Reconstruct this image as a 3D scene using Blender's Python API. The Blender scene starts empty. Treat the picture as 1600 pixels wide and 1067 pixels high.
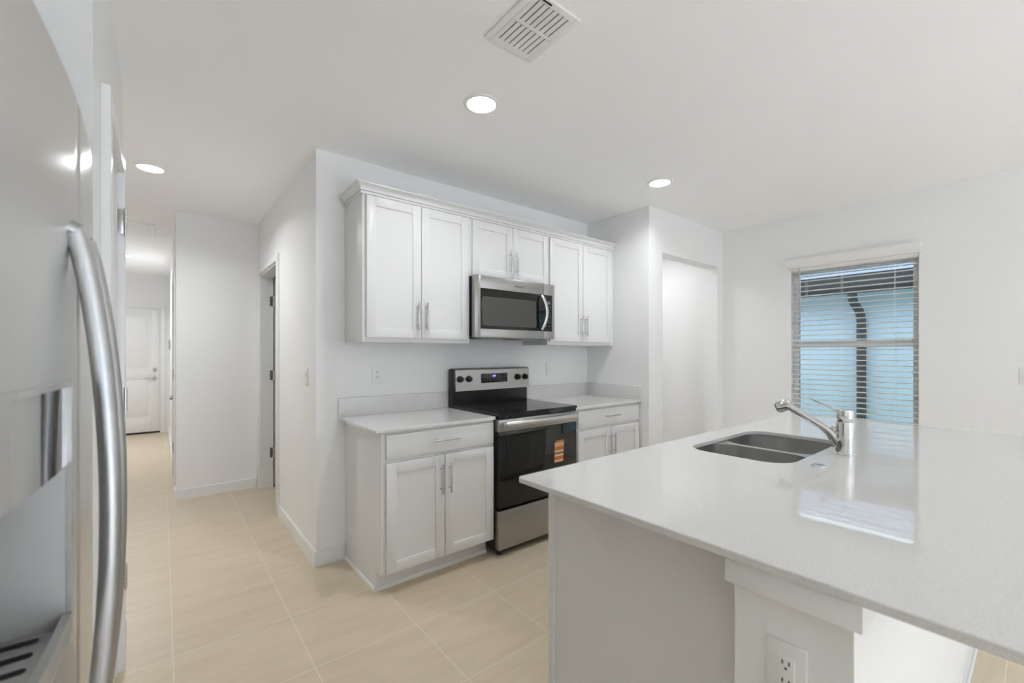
import bpy, bmesh, math
from mathutils import Vector, Matrix

# ------------------------------------------------------------------ scene, camera, light
sc = bpy.context.scene
COL = sc.collection
F_PX, CX, HORIZON, VP_Y, CAM_H = 676.6, 800.0, 551.0, 253.0, 1.40
YAW = math.atan((CX - VP_Y) / F_PX)                 # turned right of the +Y axis

cam_d = bpy.data.cameras.new('camera')
cam_d.sensor_width = 36.0
cam_d.lens = F_PX / 1600 * 36.0
cam_d.shift_y = (HORIZON - 1067 / 2) / 1600
cam_d.clip_start = 0.02
cam_d.dof.use_dof = True
cam_d.dof.focus_distance = 3.2
cam_d.dof.aperture_fstop = 3.2
cam = bpy.data.objects.new('camera', cam_d)
cam.location = (0, 0, CAM_H)
cam.rotation_euler = (math.radians(90), 0, -YAW)
COL.objects.link(cam)
sc.camera = cam

W_KITCHEN, W_HALL, W_HALL_END, W_PASSAGE = 6.3, 13.2, 18.0, 5.8      # recessed lights, watts; the passage one is unseen and added
LAMP_COL = (0.945, 0.97, 1.0)
SUN = 72.0              # reaches only the rear living-room floor
SKY = 2.9              # strength of the overcast sky
sc.view_settings.view_transform = 'Standard'
sc.view_settings.look = 'None'
sc.view_settings.exposure = 0.10
sc.view_settings.gamma = 1.0
sc.view_settings.use_curve_mapping = False
sc.cycles.use_denoising = True
sc.cycles.max_bounces = 12
sc.cycles.diffuse_bounces = 8
sc.cycles.glossy_bounces = 6
sc.cycles.transparent_max_bounces = 16
sc.cycles.sample_clamp_indirect = 8.0
sc.cycles.caustics_reflective = False
sc.cycles.caustics_refractive = False

world = bpy.data.worlds.new('sky')
sc.world = world
world.use_nodes = True
wn = world.node_tree.nodes
wn['Background'].inputs['Color'].default_value = (0.72, 0.86, 1.0, 1)
wn['Background'].inputs['Strength'].default_value = SKY

sun_d = bpy.data.lights.new('sun', 'SUN')
sun_d.energy = SUN
sun_d.angle = math.radians(1.0)
sun_d.color = (0.55, 0.685, 1.0)                                   # cool: white balance set for the lamps
sun = bpy.data.objects.new('sun', sun_d)
sun.rotation_euler = (math.radians(47), 0, math.radians(4))      # from behind the camera, through the patio door
sun.location = (2, -9, 8)
COL.objects.link(sun)


def portal(name, loc, rot, sx, sy):
    d = bpy.data.lights.new(name, 'AREA')
    d.shape = 'RECTANGLE'
    d.size, d.size_y = sx, sy
    d.cycles.is_portal = True
    o = bpy.data.objects.new(name, d)
    o.location, o.rotation_euler = loc, rot
    COL.objects.link(o)


portal('window_daylight', (5.06, 1.13, 1.45), (0, math.radians(90), 0), 1.5, 0.95)
portal('patio_daylight', (1.6, -5.1, 1.2), (math.radians(90), 0, 0), 3.2, 2.35)


# ------------------------------------------------------------------ materials
def lin(r, g, b):
    f = lambda c: c / 12.92 if c <= 0.04045 else ((c + 0.055) / 1.055) ** 2.4
    return (f(r / 255), f(g / 255), f(b / 255), 1)


def mat(name, col, rough=0.5, metal=0.0, spec=0.5, bump=None, aniso=0.0, coat=0.0):
    m = bpy.data.materials.new(name)
    m.use_nodes = True
    nt = m.node_tree
    p = nt.nodes['Principled BSDF']
    p.inputs['Base Color'].default_value = col
    p.inputs['Roughness'].default_value = rough
    p.inputs['Metallic'].default_value = metal
    p.inputs['Specular IOR Level'].default_value = spec
    p.inputs['Anisotropic'].default_value = aniso
    p.inputs['Coat Weight'].default_value = coat
    if bump:
        scale, strength, detail = bump
        tc = nt.nodes.new('ShaderNodeTexCoord')
        n = nt.nodes.new('ShaderNodeTexNoise')
        n.inputs['Scale'].default_value = scale
        n.inputs['Detail'].default_value = detail
        b = nt.nodes.new('ShaderNodeBump')
        b.inputs['Strength'].default_value = strength
        b.inputs['Distance'].default_value = 0.004
        nt.links.new(tc.outputs['Object'], n.inputs['Vector'])
        nt.links.new(n.outputs['Fac'], b.inputs['Height'])
        nt.links.new(b.outputs['Normal'], p.inputs['Normal'])
    return m


def emit(name, col, strength):
    m = bpy.data.materials.new(name)
    m.use_nodes = True
    nt = m.node_tree
    nt.nodes.remove(nt.nodes['Principled BSDF'])
    e = nt.nodes.new('ShaderNodeEmission')
    e.inputs['Color'].default_value = col
    e.inputs['Strength'].default_value = strength
    nt.links.new(e.outputs[0], nt.nodes['Material Output'].inputs['Surface'])
    return m


M = {}
M['wall'] = mat('wall_paint', (0.85, 0.85, 0.845, 1), 0.55, bump=(130, 0.10, 2))
M['ceiling'] = mat('ceiling_paint', (0.95, 0.95, 0.95, 1), 0.75, bump=(45, 0.35, 3))
M['trim'] = mat('trim_paint', (0.82, 0.83, 0.83, 1), 0.3)
M['cabinet'] = mat('cabinet_paint', (0.75, 0.75, 0.745, 1), 0.33)
M['panelgrey'] = mat('island_paint', (0.76, 0.755, 0.745, 1), 0.4)
M['door'] = mat('door_paint', (0.80, 0.80, 0.79, 1), 0.35)
M['plastic'] = mat('white_plastic', (0.82, 0.82, 0.80, 1), 0.3)
M['blind'] = mat('blind_vinyl', (0.84, 0.83, 0.81, 1), 0.45)
def vinyl():
    m = mat('blind_slat_vinyl', (0.92, 0.915, 0.90, 1), 0.4)
    nt = m.node_tree
    p = nt.nodes['Principled BSDF']
    t = nt.nodes.new('ShaderNodeBsdfTranslucent')
    t.inputs['Color'].default_value = (0.95, 0.94, 0.92, 1)
    mx = nt.nodes.new('ShaderNodeMixShader')
    mx.inputs['Fac'].default_value = 0.42
    nt.links.new(p.outputs[0], mx.inputs[1])
    nt.links.new(t.outputs[0], mx.inputs[2])
    nt.links.new(mx.outputs[0], nt.nodes['Material Output'].inputs['Surface'])
    return m


M['slat'] = vinyl()
M['nickel'] = mat('brushed_nickel', (0.62, 0.61, 0.59, 1), 0.25, 1.0)
M['chrome'] = mat('chrome', (0.72, 0.72, 0.72, 1), 0.06, 1.0)
M['satin'] = mat('satin_metal', (0.50, 0.50, 0.49, 1), 0.35, 1.0)
M['black'] = mat('black_enamel', (0.012, 0.012, 0.011, 1), 0.28)
M['blackglass'] = mat('black_glass', (0.006, 0.006, 0.005, 1), 0.03)
M['greyglass'] = mat('oven_window_mesh', (0.055, 0.055, 0.050, 1), 0.12)
M['dark'] = mat('dark_gap', (0.01, 0.01, 0.01, 1), 0.8)
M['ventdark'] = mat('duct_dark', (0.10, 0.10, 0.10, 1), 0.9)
M['sweep'] = mat('black_rubber', (0.012, 0.012, 0.012, 1), 0.7)
M['downspout'] = mat('bronze_aluminium', (0.045, 0.042, 0.038, 1), 0.5)
M['stucco'] = mat('pale_blue_stucco', (0.72, 0.79, 0.90, 1), 0.85, bump=(60, 0.4, 3))
M['shingle'] = mat('grey_shingle', (0.035, 0.038, 0.04, 1), 0.9, bump=(20, 0.6, 2))
M['siding'] = mat('bounce_siding', (0.62, 0.62, 0.62, 1), 0.8)  # for the unseen cladding added to control outdoor bounce
M['grass'] = mat('lawn', (0.05, 0.07, 0.035, 1), 0.9, bump=(50, 0.8, 3))
M['cover'] = mat('frosted_cover', (0.5, 0.5, 0.48, 1), 0.4)
M['lens'] = emit('lamp_lens', (1.0, 0.985, 0.96, 1), 14.0)
M['digits'] = emit('clock_digits', (0.55, 0.6, 1.0, 1), 2.2)
M['screen'] = emit('clock_screen', (0.03, 0.02, 0.22, 1), 0.8)
M['lcd'] = mat('grey_display', (0.16, 0.18, 0.17, 1), 0.2)
M['keys'] = mat('keypad_print', (0.12, 0.12, 0.12, 1), 0.5)
M['print'] = mat('logo_print', (0.05, 0.05, 0.05, 1), 0.4)


def steel(name, col, rough, axis):
    """brushed metal: fine streaks along one axis modulate the gloss"""
    m = mat(name, col, rough, 1.0)
    nt = m.node_tree
    p = nt.nodes['Principled BSDF']
    tc = nt.nodes.new('ShaderNodeTexCoord')
    mp = nt.nodes.new('ShaderNodeMapping')
    s = {'x': (6, 900, 900), 'y': (900, 6, 900), 'z': (900, 900, 6)}[axis]
    mp.inputs['Scale'].default_value = s
    n = nt.nodes.new('ShaderNodeTexNoise')
    n.inputs['Scale'].default_value = 1.0
    n.inputs['Detail'].default_value = 3
    r = nt.nodes.new('ShaderNodeMapRange')
    r.inputs['To Min'].default_value = rough - 0.05
    r.inputs['To Max'].default_value = rough + 0.07
    b = nt.nodes.new('ShaderNodeBump')
    b.inputs['Strength'].default_value = 0.02
    b.inputs['Distance'].default_value = 0.0003
    nt.links.new(tc.outputs['Object'], mp.inputs['Vector'])
    nt.links.new(mp.outputs['Vector'], n.inputs['Vector'])
    nt.links.new(n.outputs['Fac'], r.inputs['Value'])
    nt.links.new(r.outputs['Result'], p.inputs['Roughness'])
    nt.links.new(n.outputs['Fac'], b.inputs['Height'])
    nt.links.new(b.outputs['Normal'], p.inputs['Normal'])
    return m


M['steel'] = steel('brushed_steel', (0.40, 0.395, 0.38, 1), 0.30, 'x')
M['fridge'] = steel('fridge_steel', (0.70, 0.695, 0.68, 1), 0.29, 'x')
M['sink'] = steel('sink_steel', (0.52, 0.515, 0.50, 1), 0.22, 'x')
M['handle'] = mat('satin_handle', (0.60, 0.60, 0.59, 1), 0.26, 1.0)
M['fridgehandle'] = mat('satin_fridge_handle', (0.46, 0.46, 0.455, 1), 0.38, 1.0)
M['liner'] = mat('dispenser_grey', (0.42, 0.42, 0.41, 1), 0.4)
M['silver'] = mat('silver_panel', (0.50, 0.49, 0.47, 1), 0.22, 0.6)


def quartz():
    m = mat('white_quartz', (0.66, 0.655, 0.635, 1), 0.035, spec=0.5)
    nt = m.node_tree
    p = nt.nodes['Principled BSDF']
    tc = nt.nodes.new('ShaderNodeTexCoord')
    v = nt.nodes.new('ShaderNodeTexVoronoi')
    v.inputs['Scale'].default_value = 190
    n = nt.nodes.new('ShaderNodeTexNoise')
    n.inputs['Scale'].default_value = 320
    n.inputs['Detail'].default_value = 2
    cr = nt.nodes.new('ShaderNodeValToRGB')
    cr.color_ramp.elements[0].position = 0.30
    cr.color_ramp.elements[0].color = (0.62, 0.61, 0.59, 1)
    cr.color_ramp.elements[1].position = 0.52
    cr.color_ramp.elements[1].color = (0.72, 0.715, 0.70, 1)
    nt.links.new(tc.outputs['Object'], v.inputs['Vector'])
    nt.links.new(tc.outputs['Object'], n.inputs['Vector'])
    nt.links.new(n.outputs['Fac'], cr.inputs['Fac'])
    mx = nt.nodes.new('ShaderNodeMixRGB')
    mx.blend_type = 'MULTIPLY'
    mx.inputs['Fac'].default_value = 0.05
    nt.links.new(cr.outputs['Color'], mx.inputs['Color1'])
    nt.links.new(v.outputs['Color'], mx.inputs['Color2'])
    nt.links.new(mx.outputs['Color'], p.inputs['Base Color'])
    return m


M['quartz'] = quartz()


def tile(name, px, py, ox, oy, c1, c2, grout):
    m = mat(name, c1, 0.32, spec=0.4)
    nt = m.node_tree
    p = nt.nodes['Principled BSDF']
    L = nt.links.new
    tc = nt.nodes.new('ShaderNodeTexCoord')
    mp = nt.nodes.new('ShaderNodeMapping')
    mp.inputs['Location'].default_value = (-ox, -oy, 0)
    L(tc.outputs['Object'], mp.inputs['Vector'])
    br = nt.nodes.new('ShaderNodeTexBrick')
    br.offset = 0.0
    br.squash = 1.0
    br.inputs['Scale'].default_value = 1.0
    br.inputs['Brick Width'].default_value = px
    br.inputs['Row Height'].default_value = py
    br.inputs['Mortar Size'].default_value = 0.0022
    br.inputs['Mortar Smooth'].default_value = 0.3
    br.inputs['Bias'].default_value = 0.0
    br.inputs['Color1'].default_value = (0.93, 0.93, 0.93, 1)
    br.inputs['Color2'].default_value = (1, 1, 1, 1)
    br.inputs['Mortar'].default_value = (1, 1, 1, 1)
    L(mp.outputs['Vector'], br.inputs['Vector'])
    # travertine-like veins running along X, shifted from tile to tile
    m2 = nt.nodes.new('ShaderNodeMapping')
    m2.inputs['Scale'].default_value = (1.6, 9.0, 1)
    m2.inputs['Rotation'].default_value = (0, 0, 0.10)
    L(tc.outputs['Object'], m2.inputs['Vector'])
    n = nt.nodes.new('ShaderNodeTexNoise')
    n.inputs['Scale'].default_value = 1.7
    n.inputs['Detail'].default_value = 8
    n.inputs['Roughness'].default_value = 0.62
    n.inputs['Distortion'].default_value = 0.5
    L(m2.outputs['Vector'], n.inputs['Vector'])
    cr = nt.nodes.new('ShaderNodeValToRGB')
    cr.color_ramp.elements[0].position = 0.33
    cr.color_ramp.elements[0].color = c2
    cr.color_ramp.elements[1].position = 0.58
    cr.color_ramp.elements[1].color = c1
    L(n.outputs['Fac'], cr.inputs['Fac'])
    mul = nt.nodes.new('ShaderNodeMixRGB')
    mul.blend_type = 'MULTIPLY'
    mul.inputs['Fac'].default_value = 0.35
    L(cr.outputs['Color'], mul.inputs['Color1'])
    L(br.outputs['Color'], mul.inputs['Color2'])
    mix = nt.nodes.new('ShaderNodeMixRGB')
    mix.inputs['Color2'].default_value = grout
    L(br.outputs['Fac'], mix.inputs['Fac'])
    L(mul.outputs['Color'], mix.inputs['Color1'])
    L(mix.outputs['Color'], p.inputs['Base Color'])
    b = nt.nodes.new('ShaderNodeBump')
    b.invert = True
    b.inputs['Strength'].default_value = 0.25
    b.inputs['Distance'].default_value = 0.002
    L(br.outputs['Fac'], b.inputs['Height'])
    L(b.outputs['Normal'], p.inputs['Normal'])
    return m


M['floor'] = tile('beige_tile', 0.4905, 0.4825, 0.04, 2.045, (0.66, 0.56, 0.42, 1), (0.61, 0.51, 0.375, 1),
                  (0.76, 0.68, 0.55, 1))


def glass():
    m = bpy.data.materials.new('window_glass')
    m.use_nodes = True
    nt = m.node_tree
    nt.nodes.remove(nt.nodes['Principled BSDF'])
    t = nt.nodes.new('ShaderNodeBsdfTransparent')
    t.inputs['Color'].default_value = (0.93, 0.96, 0.97, 1)
    g = nt.nodes.new('ShaderNodeBsdfGlossy')
    g.inputs['Roughness'].default_value = 0.0
    f = nt.nodes.new('ShaderNodeFresnel')
    f.inputs['IOR'].default_value = 1.6
    mx = nt.nodes.new('ShaderNodeMixShader')
    nt.links.new(f.outputs[0], mx.inputs['Fac'])
    nt.links.new(t.outputs[0], mx.inputs[1])
    nt.links.new(g.outputs[0], mx.inputs[2])
    nt.links.new(mx.outputs[0], nt.nodes['Material Output'].inputs['Surface'])
    return m


M['glass'] = glass()


def sticker():
    """orange energy sticker: white lines across orange bands"""
    m = mat('orange_sticker', (0.65, 0.20, 0.04, 1), 0.4)
    nt = m.node_tree
    p = nt.nodes['Principled BSDF']
    tc = nt.nodes.new('ShaderNodeTexCoord')
    sp = nt.nodes.new('ShaderNodeSeparateXYZ')
    nt.links.new(tc.outputs['Generated'], sp.inputs[0])
    cr = nt.nodes.new('ShaderNodeValToRGB')
    cr.color_ramp.interpolation = 'CONSTANT'
    o, w, d, br = (0.60, 0.17, 0.03, 1), (0.72, 0.60, 0.42, 1), (0.20, 0.07, 0.03, 1), (0.50, 0.20, 0.05, 1)
    bands = [(0.0, br), (.05, w), (.11, o), (.28, w), (.36, br), (.40, d), (.46, w), (.54, o), (.57, o), (.73, w), (.78, br),
             (.82, w), (.88, o), (.94, br)]
    cr.color_ramp.elements[0].position, cr.color_ramp.elements[0].color = bands[0]
    cr.color_ramp.elements[1].position, cr.color_ramp.elements[1].color = bands[1]
    for pos, c in bands[2:]:
        e = cr.color_ramp.elements.new(pos)
        e.color = c
    nt.links.new(sp.outputs['Z'], cr.inputs['Fac'])
    nt.links.new(cr.outputs['Color'], p.inputs['Base Color'])
    return m


M['sticker'] = sticker()


# ------------------------------------------------------------------ mesh building
ORG = {}


class MB:
    def __init__(s):
        s.bm = bmesh.new()

    def _merge(s, b):
        me = bpy.data.meshes.new('tmp')
        b.to_mesh(me)
        b.free()
        s.bm.from_mesh(me)
        bpy.data.meshes.remove(me)

    def box(s, x0, x1, y0, y1, z0, z1, bev=0.0, seg=2):
        x0, x1 = sorted((x0, x1)); y0, y1 = sorted((y0, y1)); z0, z1 = sorted((z0, z1))
        b = bmesh.new()
        bmesh.ops.create_cube(b, size=1)
        for v in b.verts:
            v.co = Vector(((x0 + x1) / 2 + v.co.x * (x1 - x0), (y0 + y1) / 2 + v.co.y * (y1 - y0),
                           (z0 + z1) / 2 + v.co.z * (z1 - z0)))
        if bev:
            bev = min(bev, 0.45 * min(x1 - x0, y1 - y0, z1 - z0))
            bmesh.ops.bevel(b, geom=b.edges[:], offset=bev, segments=seg, affect='EDGES', profile=0.5)
        s._merge(b)
        return s

    def ubox(s, axis, u0, u1, d0, d1, z0, z1, bev=0.0):
        return s.box(u0, u1, d0, d1, z0, z1, bev) if axis == 'y' else s.box(d0, d1, u0, u1, z0, z1, bev)

    def prism(s, poly, axis, a0, a1, bev=0.0):
        """poly of 2-D points: axis x -> (y,z), y -> (x,z), z -> (x,y)"""
        b = bmesh.new()
        mk = {'x': lambda p, a: (a, p[0], p[1]), 'y': lambda p, a: (p[0], a, p[1]), 'z': lambda p, a: (p[0], p[1], a)}[axis]
        lo = [b.verts.new(mk(p, a0)) for p in poly]
        hi = [b.verts.new(mk(p, a1)) for p in poly]
        b.faces.new(lo); b.faces.new(hi)
        n = len(poly)
        for i in range(n):
            b.faces.new((lo[i], lo[(i + 1) % n], hi[(i + 1) % n], hi[i]))
        bmesh.ops.recalc_face_normals(b, faces=b.faces[:])
        if bev:
            bmesh.ops.bevel(b, geom=b.edges[:], offset=bev, segments=2, affect='EDGES', profile=0.5)
        s._merge(b)
        return s

    def loft(s, rings, cap0=True, cap1=True, closed=True):
        b = bmesh.new()
        vs = [[b.verts.new(p) for p in r] for r in rings]
        n = len(vs[0])
        for i in range(len(vs) - 1):
            for j in range(n if closed else n - 1):
                b.faces.new((vs[i][j], vs[i][(j + 1) % n], vs[i + 1][(j + 1) % n], vs[i + 1][j]))
        if cap0: b.faces.new(vs[0])
        if cap1: b.faces.new(vs[-1])
        bmesh.ops.recalc_face_normals(b, faces=b.faces[:])
        s._merge(b)
        return s

    def tube(s, pts, r, n=16, r2=None, ref=(0, 0, 1), caps=True):
        """sweep an ellipse (r across, r2 along ref) down a path; r may be a list"""
        pts = [Vector(p) for p in pts]
        rings = []
        for i, p in enumerate(pts):
            t = (pts[min(i + 1, len(pts) - 1)] - pts[max(i - 1, 0)]).normalized()
            w = Vector(ref)
            if abs(w.dot(t)) > 0.95: w = Vector((1, 0, 0)) if abs(t.x) < 0.9 else Vector((0, 1, 0))
            a = t.cross(w).normalized(); c = a.cross(t).normalized()
            ra = r[i] if isinstance(r, (list, tuple)) else r
            rb = ra if r2 is None else (r2[i] if isinstance(r2, (list, tuple)) else r2)
            rings.append([p + a * ra * math.cos(2 * math.pi * k / n) + c * rb * math.sin(2 * math.pi * k / n) for k in range(n)])
        return s.loft(rings, caps, caps)

    def cyl(s, p0, p1, r0, r1=None, n=28, bev=0.0):
        p0, p1 = Vector(p0), Vector(p1)
        r1 = r0 if r1 is None else r1
        if bev:
            t = (p1 - p0).normalized() * bev
            return s.tube([p0, p0 + t * 0.001, p0 + t * 0.3, p0 + t, p1 - t, p1 - t * 0.3, p1 - t * 0.001, p1],
                          [r0 - bev * 1.0, r0 - bev, r0 - bev * .3, r0, r1, r1 - bev * .3, r1 - bev, r1 - bev], n)
        return s.tube([p0, p1], [r0, r1], n)

    def lathe(s, prof, c, n=40, cap0=False, cap1=False):
        rings = [[(c[0] + r * math.cos(2 * math.pi * k / n), c[1] + r * math.sin(2 * math.pi * k / n), z) for k in range(n)]
                 for r, z in prof]
        return s.loft(rings, cap0, cap1)

    def build(s, name, m, parent=None, angle=26):
        me = bpy.data.meshes.new(name)
        org = ORG.get(parent.name, Vector((0, 0, 0))) if parent else Vector((0, 0, 0))
        if org.length:
            bmesh.ops.translate(s.bm, verts=s.bm.verts[:], vec=-org)
        s.bm.to_mesh(me)
        s.bm.free()
        me.materials.append(M[m] if isinstance(m, str) else m)
        for p in me.polygons: p.use_smooth = True
        me.set_sharp_from_angle(angle=math.radians(angle))
        o = bpy.data.objects.new(name, me)
        COL.objects.link(o)
        if parent: o.parent = parent
        ORG[o.name] = org
        return o


def B(*a, **k):
    return MB().box(*a, **k)


def tag(o, label=None, cat=None, group=None, kind=None):
    if label: o['label'] = label
    if cat: o['category'] = cat
    if group: o['group'] = group
    if kind: o['kind'] = kind
    return o


def thing(name, loc, label, cat, group=None, kind=None):
    o = bpy.data.objects.new(name, None)
    o.empty_display_size = 0.1
    o.location = loc
    COL.objects.link(o)
    ORG[o.name] = Vector(loc)
    return tag(o, label, cat, group, kind)


def struct(name, mb, m, label=None, cat=None):
    return tag(mb.build(name, m), label, cat, kind='structure')


def rrect(x0, x1, y0, y1, r, n=8, s=0.0):
    x0 += s; x1 -= s; y0 += s; y1 -= s
    r = max(r - s, 0.0005)
    pts = []
    for cx, cy, a0 in ((x1 - r, y1 - r, 0), (x0 + r, y1 - r, 90), (x0 + r, y0 + r, 180), (x1 - r, y0 + r, 270)):
        for k in range(n + 1):
            a = math.radians(a0 + 90 * k / n)
            pts.append((cx + r * math.cos(a), cy + r * math.sin(a)))
    return pts


def slab(mb, outer, holes, z0, z1, e=0.003):
    """stone sheet with eased edges; outer / holes are (x0,x1,y0,y1,r)"""
    b = bmesh.new()

    def ring(par, s, z):
        return [b.verts.new((x, y, z)) for x, y in rrect(*par, s=s)]

    def side(par, sgn):
        rr = [ring(par, sgn * e, z1), ring(par, sgn * e * 0.3, z1 - e * 0.3), ring(par, 0, z1 - e), ring(par, 0, z0 + e * .7),
              ring(par, sgn * e * .7, z0)]
        for a, c in zip(rr, rr[1:]):
            for i in range(len(a)):
                b.faces.new((a[i], a[(i + 1) % len(a)], c[(i + 1) % len(a)], c[i]))
        return rr[0], rr[-1]
    tops, bots = [], []
    for par, sgn in [(outer, 1)] + [(h, -1) for h in holes]:
        t, u = side(par, sgn)
        tops.append(t); bots.append(u)
    for loops in (tops, bots):
        ed = []
        for lp in loops:
            for i in range(len(lp)):
                ed.append(b.edges.get((lp[i], lp[(i + 1) % len(lp)])))
        bmesh.ops.triangle_fill(b, use_beauty=True, use_dissolve=False, edges=ed)
    bmesh.ops.recalc_face_normals(b, faces=b.faces[:])
    mb._merge(b)
    return mb


def shaker(mb, axis, u0, u1, z0, z1, dface, dirn, rail=0.062, thick=0.019, recess=0.008):
    """five-piece door: frame proud of a flat panel. dface = outer plane, dirn = +1/-1 away from the viewer"""
    d1 = dface + dirn * thick
    mb.ubox(axis, u0 + rail - .006, u1 - rail + .006, dface + dirn * recess, d1 - dirn * .002, z0 + rail - .006, z1 - rail + .006)
    mb.ubox(axis, u0, u0 + rail, dface, d1, z0, z1, 0.0018)
    mb.ubox(axis, u1 - rail, u1, dface, d1, z0, z1, 0.0018)
    mb.ubox(axis, u0 + rail, u1 - rail, dface, d1, z0, z0 + rail, 0.0018)
    mb.ubox(axis, u0 + rail, u1 - rail, dface, d1, z1 - rail, z1, 0.0018)
    return mb


def bar_pull(parent, x, y, z, length, vertical, name='handle'):
    """T-bar pull standing off a front that faces -Y"""
    mb = MB()
    off, h = 0.030, length / 2
    if vertical:
        mb.cyl((x, y - off, z - h), (x, y - off, z + h), 0.006, bev=0.001, n=16)
        for s in (-1, 1): mb.cyl((x, y, z + s * h * .68), (x, y - off, z + s * h * .68), 0.0045, n=18)
    else:
        mb.cyl((x - h, y - off, z), (x + h, y - off, z), 0.006, bev=0.001, n=16)
        for s in (-1, 1): mb.cyl((x + s * h * .68, y, z), (x + s * h * .68, y - off, z), 0.0045, n=18)
    return mb.build(name, 'nickel', parent)


# ------------------------------------------------------------------ the room shell
H = 2.74
T = 0.12
YW = 3.015            # range wall
XN = 0.786            # wall of the hall nook, left of the range wall
XR = 0.104            # right wall of the far hall
XP = 3.446            # side wall right of the cabinets
YO = 2.28             # wall with the cased opening
XW = 4.853            # window wall
XL = -0.151           # pantry wall beside the fridge
YH = 5.196            # hall wall that faces the kitchen
YE = 9.80             # end of the hall

struct('floor', B(-3.0, XW + .13, -5.13, YE + .15, -0.10, 0.0), 'floor')
struct('ceiling', B(-3.0, XW + .13, -5.13, YE + .15, H, H + .10), 'ceiling')


def wall(name, axis, u0, u1, d0, d1, opens=(), m='wall'):
    """straight wall with rectangular openings (u0,u1,z0,z1)"""
    mb = MB()
    cur = u0
    for a, b_, z0, z1 in sorted(opens):
        if a > cur: mb.ubox(axis, cur, a, d0, d1, 0, H)
        if z0 > 0: mb.ubox(axis, a, b_, d0, d1, 0, z0)
        if z1 < H: mb.ubox(axis, a, b_, d0, d1, z1, H)
        cur = b_
    if u1 > cur: mb.ubox(axis, cur, u1, d0, d1, 0, H)
    return struct(name, mb, m)


PD = (1.95, 2.55, 2.19)          # pantry door opening y0,y1,top
ND = (4.215, 5.105, 2.20)        # door in the nook
WIN = (0.668, 1.600, 0.70, 2.215)
wall('wall_range', 'y', XN + T, XP, YW, YW + T)
wall('wall_nook', 'x', YW, YH, XN, XN + T, [(ND[0], ND[1], 0, ND[2])])
wall('wall_hall_front', 'y', XR, 3.2, YH, YH + T)
wall('wall_hall_right', 'x', YH + T, YE, XR, XR + T, [(5.46, 6.24, 0, 2.18)])
wall('wall_hall_end', 'y', -1.0, XR, YE, YE + T, [(-0.87, -0.009, 0, 2.18)])
wall('wall_hall_left', 'x', 2.89, YE + T, -1.0 - T, -1.0)
wall('wall_pantry', 'x', 1.686, 2.89, XL - T, XL, [(PD[0], PD[1], 0, PD[2])])
wall('wall_pantry_far', 'y', -1.0 - T, XL - T, 2.89 - T, 2.89)
wall('wall_alcove_far', 'y', -1.0, XL - T, 1.686, 1.686 + T)
wall('wall_alcove_back', 'x', 0.36, 2.89 - T, -1.0 - T, -1.0)
wall('wall_alcove_near', 'y', -3.0, XL - .25, 0.36, 0.36 + T)
wall('wall_side', 'x', YO, 3.6, XP, XP + T)
wall('wall_opening', 'y', XP + T, XW, YO, YO + T + .02, [(3.664, 4.745, 0, 2.342)])
wall('wall_passage_back', 'y', XP + T, XW, 3.6, 3.6 + T)
wall('wall_window', 'x', -5.0, 3.72, XW, XW + .13, [WIN])
wall('bounce_cladding', 'x', -5.0, 3.72, XW + .1305, XW + .15, [WIN], m='siding')  # unseen cladding, added to control light bounced onto the neighbouring house
wall('wall_rear', 'y', -3.0, XW, -5.13, -5.0, [(0.0, 3.2, 0.05, 2.35)])
wall('wall_living_left', 'x', -5.0, 0.36, -3.0 - T, -3.0)
wall('wall_bedroom', 'x', YW + T, YH, 3.2, 3.2 + T)

struct('hall_end_light_stop', B(-1.0, XR, YE + T, YE + T + .05, 0, H), 'wall')  # unseen plate, added to stop sky light leaking round the hall end door
struct('closet_light_stop', B(XR + T, XR + T + .05, YH + T, 6.6, 0, H), 'wall')  # unseen plate, added against daylight leaking past the closet door

# baseboards
BBH, BBT = 0.098, 0.014


def bb(name, axis, u0, u1, d, dirn, h=BBH):
    mb = MB()
    d0, d1 = (d, d + dirn * BBT)
    mb.ubox(axis, u0, u1, d0, d1, 0, h - .006)
    mb.ubox(axis, u0, u1, d0, d0 + dirn * (BBT - .004), h - .006, h)
    return struct(name, mb, 'trim')


bb('baseboard_nook', 'x', YW - BBT, ND[0] - .075, XN, -1)
bb('baseboard_range', 'y', XN, 0.962, YW, -1)
bb('baseboard_hall_front', 'y', XR - BBT, XN - .022, YH, -1)
bb('baseboard_hall_corner', 'x', YH, 5.385, XR, -1)
bb('baseboard_hall_right', 'x', 6.315, YE, XR, -1)
bb('baseboard_pantry', 'x', 1.686, PD[0] - .072, XL, 1)
bb('baseboard_pantry_far', 'x', PD[1] + .072, 2.89, XL, 1)
bb('baseboard_window', 'x', -5.0, YO, XW, -1)
bb('baseboard_opening', 'y', XP + .001, 3.664, YO, -1)
bb('baseboard_passage', 'y', XP + T, XW, 3.6, -1)


def casing(name, axis, u0, u1, top, d, dirn, w=0.066, t=0.024):
    """flat casing round an opening, on the face d of a wall"""
    mb = MB()
    for a, c in ((u0 - w, u0), (u1, u1 + w)):
        mb.ubox(axis, a, c, d, d + dirn * t, 0, top, 0.002)
    mb.ubox(axis, u0 - w, u1 + w, d, d + dirn * t, top, top + w, 0.002)
    return struct(name, mb, 'trim')


def jamb(name, axis, u0, u1, top, d0, d1, t=0.016):
    mb = MB()
    mb.ubox(axis, u0, u0 + t, d0, d1, 0, top - t)
    mb.ubox(axis, u1 - t, u1, d0, d1, 0, top - t)
    mb.ubox(axis, u0, u1, d0, d1, top - t, top)
    return struct(name, mb, 'trim')


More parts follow.
